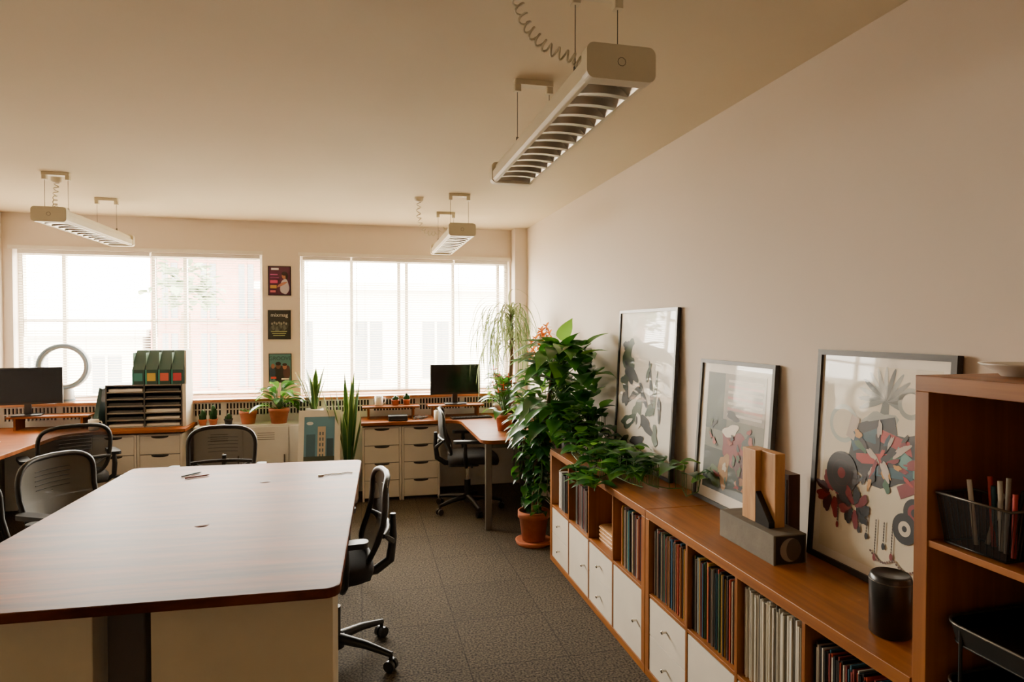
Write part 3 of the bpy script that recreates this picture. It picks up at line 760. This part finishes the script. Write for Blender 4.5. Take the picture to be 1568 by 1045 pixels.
# tall climbing plant
def limclimb(p):
    if p.x > 1.68: p.x = 1.68
    if p.z < .80 and p.y < 4.33 and p.x > 1.27: p.y = 4.33
    return p
b = B('tall_climbing_plant'); px, py = 1.27, 4.66; b.lim = limclimb
pot(b, px, py, .03, .12, .22, TERRA); b.lathe(px, py, [(0, .0), (.13, 0), (.14, .03), (.125, .03), (0, .012)], TERRA)
b.tube([(px, py, .2), (px+.02, py, .6), (px+.10, py-.02, 1.0), (px+.16, py-.04, 1.45)], [.025, .022, .02, .012], BARK)
for i in range(190):
    a = R.uniform(0, 6.28); t = R.random()
    z = .86+.66*t; rr = (.33 if t < .7 else .24)*R.random()**.5
    c = Vector((1.41+.05*t, 4.56-.08*t, z))
    p = c+Vector((rr*math.cos(a)*.75, rr*math.sin(a)*1.35, 0)); p.x = min(p.x, 1.62)
    d = Vector((math.cos(a)-.25, math.sin(a)-.3, R.uniform(-.2, .7)))
    if p.x > 1.5: d.x = -abs(d.x)*.5
    L = R.uniform(.15, .29); b.leaf(p, d, L, L*.64, R.uniform(.6, 1.6), LG[R.choice([0, 0, 1, 1, 2])])
    if i % 3 == 0: b.tube([(1.42, 4.60, z-.12), (c+p)/2+Vector((0, 0, .01)), p], .004, STEM, 5)
# leaf shoots above the bush
for (x, y, z, dx, dz) in [(1.56, 4.30, 1.50, .6, .8), (1.5, 4.25, 1.42, .5, .5), (1.35, 4.4, 1.50, -.6, .6), (1.45, 4.5, 1.54, .1, 1), (1.27, 4.5, 1.40, -1, .3), (1.58, 4.2, 1.30, .4, .2), (1.40, 4.35, 1.46, .3, .9)]:
    b.tube([(1.43, 4.55, 1.3), (x, y, z)], .005, STEM, 5); b.leaf((x, y, z), (dx, -.5, dz), .22, .13, .9, LG[R.choice([0, 1, 2])])
for v in range(11):
    x = 1.18+.20*R.random(); y = 4.50+.3*R.random(); z = R.uniform(.85, 1.05); zend = R.uniform(.12, .5); pts = []
    while z > zend:
        pts.append(Vector((x, y, z))); z -= .05; x += R.uniform(-.018, .014); y += R.uniform(-.02, .02)
        if pts[-1].z < .78: y = max(y, 4.42)
        x = max(1.04, x)
    b.tube(pts, .004, STEM, 5)
    for p in pts:
        for _ in range(2):
            a = R.uniform(0, 6.28); L = R.uniform(.07, .15)
            d = Vector((math.cos(a), math.sin(a)+.2, R.uniform(-.3, .3)))
            if p.z < .9 and p.y < 4.5 : d.y = abs(d.y)
            b.leaf(p, d, L, L*.62, 1.5, LG[R.choice([0, 0, 1])], seg=7)
b.done()
# orange flowering stems
b = B('orange_orchid'); b.lim = limwall; pot(b, 1.50, 5.15, .75, .06, .12, POTW, False)
for k in range(3):
    e = Vector((1.38+.06*k, 5.05+.03*k, 1.54+.05*k)); b.tube([(1.5, 5.15, .85), (1.5, 5.13, 1.3), e], .004, STEM, 5)
    for j in range(6):
        q = e+Vector((R.uniform(-.05, .05), R.uniform(-.04, .04), -.03*j))
        for m_ in range(5):
            a = m_*1.256; b.leaf(q, (math.cos(a), -.4, math.sin(a)), .05, .035, .1, ORF, 'lance', 4)
for k in range(5): a = k*1.256; b.leaf((1.5, 5.15, .86), (math.cos(a), math.sin(a), .7), .18, .06, 1.3, LG[0], 'lance')
b.done()
# pothos on bookcase
def limpoth(p):
    if p.x > 1.64: p.x = 1.64
    if p.z < .785 and p.x > 1.285: p.z = .785
    return p
b = B('trailing_pothos'); px, py = 1.40, 4.16; b.lim = limpoth; pot(b, px, py, .786, .066, .17, POTB, False)
for i in range(34):
    a = R.uniform(0, 6.28); p = Vector((px+.06*math.cos(a), py+.06*math.sin(a), .94+R.uniform(0, .12)))
    d = Vector((math.cos(a), math.sin(a), R.uniform(0, .7))); L = R.uniform(.08, .14)
    b.tube([(px, py, .92), p], .003, STEM, 4); b.leaf(p, d, L, L*.65, 1.3, LG[R.choice([0, 1, 2])])
vines = [([(1.42, 4.12, .95), (1.50, 3.98, .90), (1.46, 3.84, .82), (1.50, 3.66, .80), (1.46, 3.50, .82), (1.50, 3.36, .80), (1.45, 3.24, .82), (1.48, 3.12, .80), (1.50, 3.04, .80)], 9),
         ([(1.38, 4.1, .95), (1.34, 3.96, .86), (1.38, 3.8, .80), (1.34, 3.64, .80), (1.40, 3.46, .80), (1.37, 3.30, .81), (1.40, 3.18, .80), (1.43, 3.08, .80)], 9),
         ([(1.36, 4.1, .95), (1.32, 3.9, .82), (1.31, 3.72, .80), (1.25, 3.62, .79), (1.24, 3.56, .70)], 6),
         ([(1.38, 3.62, .80), (1.30, 3.5, .80), (1.25, 3.46, .79), (1.24, 3.44, .72)], 6),
         ([(1.38, 3.42, .80), (1.30, 3.34, .80), (1.25, 3.30, .79), (1.24, 3.28, .74)], 4),
         ([(1.44, 4.1, .95), (1.56, 4.0, .96), (1.58, 3.86, .82), (1.54, 3.7, .80), (1.57, 3.5, .80), (1.55, 3.3, .80)], 9),
         ([(1.48, 3.12, .80), (1.55, 3.02, .80), (1.58, 2.94, .82), (1.56, 2.86, .80), (1.60, 2.82, .83), (1.59, 2.78, .90)], 2)]
for vn, dens in vines:
    b.tube(vn, .003, STEM, 5)
    for i in range(len(vn)-1):
        A, Bv = Vector(vn[i]), Vector(vn[i+1])
        for k in range(dens):
            p = A.lerp(Bv, k/dens); a = R.uniform(0, 6.28); L = R.uniform(.08, .15); u_ = R.uniform(.03, .14) if p.x > 1.28 else 0
            b.tube([p, p+Vector((0, 0, u_))], .002, STEM, 4)
            b.leaf(p+Vector((0, 0, u_)), (math.cos(a)*.8-.2, math.sin(a), R.uniform(.1, .6)), L, L*.70, .9, LG[R.choice([0, 1, 1, 2])])
b.done()
# ponytail palm with long curling straps
b = B('ponytail_palm'); px, py = 1.36, 5.80; b.lim = limwall; pot(b, px, py, .75, .09, .16, POTB)
b.tube([(px, py, .88), (px-.01, py, 1.1), (px+.01, py, 1.35), (px, py, 1.76)], [.045, .022, .018, .015], BARK)
for i in range(170):
    a = R.uniform(0, 6.28); o = Vector((px, py, R.uniform(1.40, 1.80))); e = R.uniform(.3, 2.6)
    d = Vector((math.cos(a), math.sin(a), e)).normalized(); L = R.uniform(.45, .85)
    if math.cos(a) > .2: L *= .65
    b.leaf(o, d, L, .015, R.uniform(3.8, 7.0), R.choice(LS), 'strap', 14, curl=R.uniform(-3.5, 3.5))
b.done()
# small pot plants
def leafy(name, x, y, z, r, h, m, n, L0, L1, ratio=.5, mats=LG, hh=.25, rim=True, flow=0, shape='lance', ymax=None):
    b = B(name)
    def lm(p):
        if p.x > 1.685: p.x = 1.685
        if ymax and p.y > ymax: p.y = ymax
        return p
    b.lim = lm; pot(b, x, y, z, r, h, m, rim)
    for i in range(n):
        a = R.uniform(0, 6.28); s = R.random(); zt = z+h+hh*s
        p = Vector((x+.5*r*math.cos(a)*(2-s)*.9, y+.5*r*math.sin(a)*(2-s)*.9, zt)); L = R.uniform(L0, L1)
        b.tube([(x, y, z+h*.88), p], .003, STEM, 4); b.leaf(p, (math.cos(a), math.sin(a), .3+.7*s), L, L*ratio, 1.5, R.choice(mats), shape)
    for i in range(flow):
        a = R.uniform(2, 5.5); p = Vector((x+r*1.2*math.cos(a), y+r*1.2*math.sin(a), z+h+hh*R.uniform(.6, 1.3)))
        b.tube([(x, y, z+h*.88), p], .003, STEM, 4); b.leaf(p, (math.cos(a)*.4, -1, .3), .10, .085, .5, REDF, 'heart'); b.tube([p, p+Vector((-.01, -.03, .04))], .004, ORF, 6)
    return b.done()
leafy('red_anthurium', 1.20, 5.36, .75, .08, .14, TERRA, 48, .13, .21, .5, LG, .30, flow=9, shape='heart')
leafy('leafy_houseplant', 1.37, 6.32, .75, .07, .12, POTW, 30, .12, .16, .4, LG, .26, ymax=6.48)
leafy('potted_peace_lily', -.755, 6.38, SH, .095, .14, TERRA, 38, .14, .22, .36, LG, .2, ymax=6.53)
b = B('terracotta_planter'); pot(b, -1.03, 6.40, SH, .08, .12, TERRA)
for k in range(9): a = k*.7; b.leaf((-1.03+.03*math.cos(a), 6.40+.03*math.sin(a), SH+.10), (math.cos(a), math.sin(a), 1.2), .07, .02, 1, LG[1], 'lance', 5)
b.done()
def cactus(x, y, z, r, h, m):
    b = B('potted_cactus'); pot(b, x, y, z, r, .055, m)
    for dx, hh, rr in ((0, h, .017), (-.02, h*.6, .012), (.02, h*.75, .012)):
        b.lathe(x+dx, y, [(rr*.7, z+.045), (rr, z+.06), (rr, z+.045+hh*.8), (rr*.6, z+.045+hh*.95), (0, z+.045+hh)], LG[0], 12)
    b.done()
cactus(-1.42, 6.38, SH, .038, .10, TERRA); cactus(-1.335, 6.40, SH, .040, .14, TERRA); cactus(-1.20, 6.38, SH, .04, .06, POTB); cactus(.33, 6.4, .8705, .04, .05, TERRA)
cactus(.44, 6.42, .8705, .035, .07, TERRA)
def snake(x, y, z, r, h, L0, L1, n, m, xm=9, sp=.16):
    b = B('snake_plant')
    def lm(p):
        if p.x > xm: p.x = xm
        return p
    b.lim = lm; pot(b, x, y, z, r, h, m, False)
    for i in range(n):
        a = R.uniform(0, 6.28); q = r*.6*R.random(); L = R.uniform(L0, L1)
        p = Vector((x+q*math.cos(a), y+q*math.sin(a), z+h*.88)); d = Vector((math.cos(a)*sp+R.uniform(-.1, .1), math.sin(a)*.08, 1))
        b.leaf(p+Vector((0, .002, 0)), d, L*1.005, .056, .03, LSN[1], 'snake', 9, .3); b.leaf(p-Vector((0, .001, 0)), d, L, .042, .03, LSN[0], 'snake', 9, .3)
    b.done()
snake(-.43, 6.37, SH, .08, .13, .26, .45, 12, POTW, sp=.35); snake(-.12, 6.15, 0, .095, .34, .55, .97, 16, POTW, xm=-.003, sp=.18)
# leaning print on black crate
b = B('storage_crate'); b.box(-.56, -.24, 5.98, 6.22, 0, .02, BLACK)
for z in (.02, .13, .24):
    b.box(-.56, -.24, 5.98, 5.99, z+.01, z+.09, BLACK); b.box(-.56, -.24, 6.21, 6.22, z+.01, z+.09, BLACK)
    b.box(-.56, -.55, 5.99, 6.21, z+.01, z+.09, BLACK); b.box(-.25, -.24, 5.99, 6.21, z+.01, z+.09, BLACK)
for x in (-.56, -.25):
    for y in (5.98, 6.21): b.box(x, x+.01, y, y+.01, .02, .36, BLACK)
b.box(-.56, -.24, 5.98, 6.22, .35, .36, BLACK); b.done()
b = B('small_framed_print'); th = .26
b.M = Matrix.Translation((-.56, 6.03, .362)) @ Matrix.Rotation(math.radians(-3), 4, 'Z') @ Matrix(((1, 0, 0, 0), (0, math.sin(th), -math.cos(th), 0), (0, math.cos(th), math.sin(th), .005), (0, 0, 0, 1)))
b.box(0, .37, 0, .52, 0, .012, METW); b.rect(.05, .32, .06, .46, .0125, C('#5f8da4')); b.rect(.07, .15, .06, .30, .013, C('#3f6070')); b.rect(.17, .24, .06, .37, .0132, C('#c9b8a0')); b.rect(.25, .31, .06, .26, .0134, C('#35505e'))
for i in range(5):
    for j in range(2): b.rect(.185+.025*j, .198+.025*j, .09+.05*i, .12+.05*i, .0136, C('#5a6a70'))
b.rect(.05, .32, .06, .10, .0138, C('#3c4438')); b.blob(.10, .40, .03, .015, .013, C('#d9dede')); b.M = Matrix(); b.done()

# ------------------------------------------------------------ pendant louvre lights
def coil(b, pts, r, wr, turns):
    pts = [Vector(p) for p in pts]; n = turns*10; out = []
    seg = len(pts)-1
    for i in range(n+1):
        t = i/n*seg; k = min(int(t), seg-1); f = t-k
        p0 = pts[max(k-1, 0)]; p1 = pts[k]; p2 = pts[k+1]; p3 = pts[min(k+2, seg)]
        c = .5*((2*p1)+(p2-p0)*f+(2*p0-5*p1+4*p2-p3)*f*f+(3*p1-p0-3*p2+p3)*f**3)
        tg = (p2-p1).normalized(); a = Vector((0, 1, 0)); a = (a-tg*a.dot(tg)).normalized(); bb = tg.cross(a)
        an = 2*math.pi*i/10; out.append(c+(a*math.cos(an)+bb*math.sin(an))*r)
    b.tube(out, wr, FIXT, 6)
def fixture(cx, ya, yb, bars, cord, turns):
    b = B('pendant_light_fixture'); z0, z1 = 2.335, 2.426
    sec = [(-.088, z0), (-.10, z0+.012), (-.10, z0+.05), (-.088, z0+.056), (-.085, z1-.012), (-.07, z1), (.07, z1), (.085, z1-.012), (.088, z0+.056), (.10, z0+.05), (.10, z0+.012), (.088, z0)]
    def ext(path, y0, y1, m, closed=False, sm=False):
        n = len(path); vs = [(cx+x, y0, z) for x, z in path]+[(cx+x, y1, z) for x, z in path]
        fs = [(i, (i+1) % n, n+(i+1) % n, n+i) for i in range(n if closed else n-1)]
        b.add(vs, fs, m, sm)
    ext(sec, ya+.04, yb-.04, FIXT)
    # polished parabolic reflector inside
    refl = [(-.080, z0+.001)] + [(-.080+.16*k/12, z0+.004+.042*math.sin(math.pi*k/12)**.6) for k in range(1, 12)] + [(.080, z0+.001)]
    ext(refl, ya+.04, yb-.04, ALU, sm=True)
    for s in (-1, 1): b.box(cx+s*.085-.006, cx+s*.085+.006, ya+.04, yb-.04, z0-.001, z0+.003, FIXT)
    # end caps (rounded)
    for y0, y1 in ((ya, ya+.045), (yb-.045, yb)):
        cap = [(cx+x, z) for x, z in rrect(-.104, .104, z0-.004, z1+.004, .022)]
        n = len(cap); vs = [(x, y0, z) for x, z in cap]+[(x, y1, z) for x, z in cap]
        b.add(vs, [tuple(range(n)), tuple(range(2*n-1, n-1, -1))]+[(i, (i+1) % n, n+(i+1) % n, n+i) for i in range(n)], FIXT)
    b.tube([(cx+.012*math.cos(k), ya-.0005, 2.382+.012*math.sin(k)) for k in [i*.628 for i in range(10)]], .0010, GREYM, 5, closed=True)
    # V-shaped louvre blades
    n = int((yb-ya-.1)/.095)
    for i in range(n+1):
        y = ya+.05+i*(yb-ya-.1)/n
        vs = []; fs = []
        for k in range(9):
            x = -.078+.156*k/8; bow = .006*(1-(x/.078)**2)
            vs += [(cx+x, y-.012, z0+.001+bow), (cx+x, y+.012, z0+.001+bow), (cx+x, y, z0+.036)]
        for k in range(8):
            a = k*3; fs += [(a, a+1, a+4, a+3), (a+1, a+2, a+5, a+4), (a+2, a, a+3, a+5)]
        b.add(vs, fs, ALU, False)
    for y in bars:
        b.prism([(x+cx, yy) for x, yy in rrect(-.085, .085, y-.022, y+.022, .008)], H-.022, H-.0005, FIXT)
        for s in (-.07, .07):
            b.prism([(x+cx+s, yy) for x, yy in rrect(-.014, .014, y-.016, y+.016, .005)], H-.05, H-.02, FIXT)
            b.cyl((cx+s, y, z1-.01), (cx+s, y, H-.03), .0016, GREYM, seg=6); b.cyl((cx+s, y, z1-.004), (cx+s, y, z1+.014), .006, GREYM, seg=8)
    if cord:
        p = cord[0]; b.lathe(p[0], p[1], [(.0, H-.035), (.025, H-.032), (.035, H-.02), (.036, H-.0005)], FIXT, 20)
        coil(b, cord, .016 if turns > 9 else .014, .0035, turns)
    b.done()
fixture(.72, 1.70, 3.07, (1.90, 2.65), [(.47, 1.93, 2.65), (.50, 1.92, 2.56), (.56, 1.90, 2.49), (.64, 1.88, 2.455), (.67, 1.87, 2.43)], 14)
fixture(.755, 4.83, 6.12, (4.98, 5.80), [(.46, 5.2, 2.65), (.46, 5.2, 2.52), (.50, 5.2, 2.42), (.58, 5.16, 2.39), (.67, 5.1, 2.43)], 12)
fixture(-1.99, 4.80, 6.12, (4.92, 5.80), [(-2.06, 5.1, 2.65), (-2.07, 5.1, 2.56), (-2.05, 5.05, 2.47), (-2.01, 5.0, 2.435)], 9)

# ------------------------------------------------------------ light
w = bpy.data.worlds.new('overcast_sky'); sc.world = w; w.use_nodes = True
bg = w.node_tree.nodes['Background']; bg.inputs['Color'].default_value = (1, .925, .79, 1); bg.inputs['Strength'].default_value = 62
def portal(x0, x1, z0, z1, y, face):
    l = bpy.data.lights.new('window_portal', 'AREA'); l.shape = 'RECTANGLE'; l.size = x1-x0; l.size_y = z1-z0
    l.cycles.is_portal = True
    o = bpy.data.objects.new('window_portal', l); sc.collection.objects.link(o); o.location = ((x0+x1)/2, y, (z0+z1)/2)
    o.rotation_euler = (math.radians(-90 if face < 0 else 90), 0, 0)
for x0, x1 in wins: portal(x0, x1, WZ0, WZ1, YW+.22, -1)

cam = bpy.data.cameras.new('camera'); co = bpy.data.objects.new('camera', cam); sc.collection.objects.link(co)
cam.sensor_width = 36; cam.lens = 22.5; cam.clip_start = .02
co.location = (0, 0, 1.63); co.rotation_euler = (math.radians(90-1.14), 0, math.radians(-13.3))
sc.camera = co
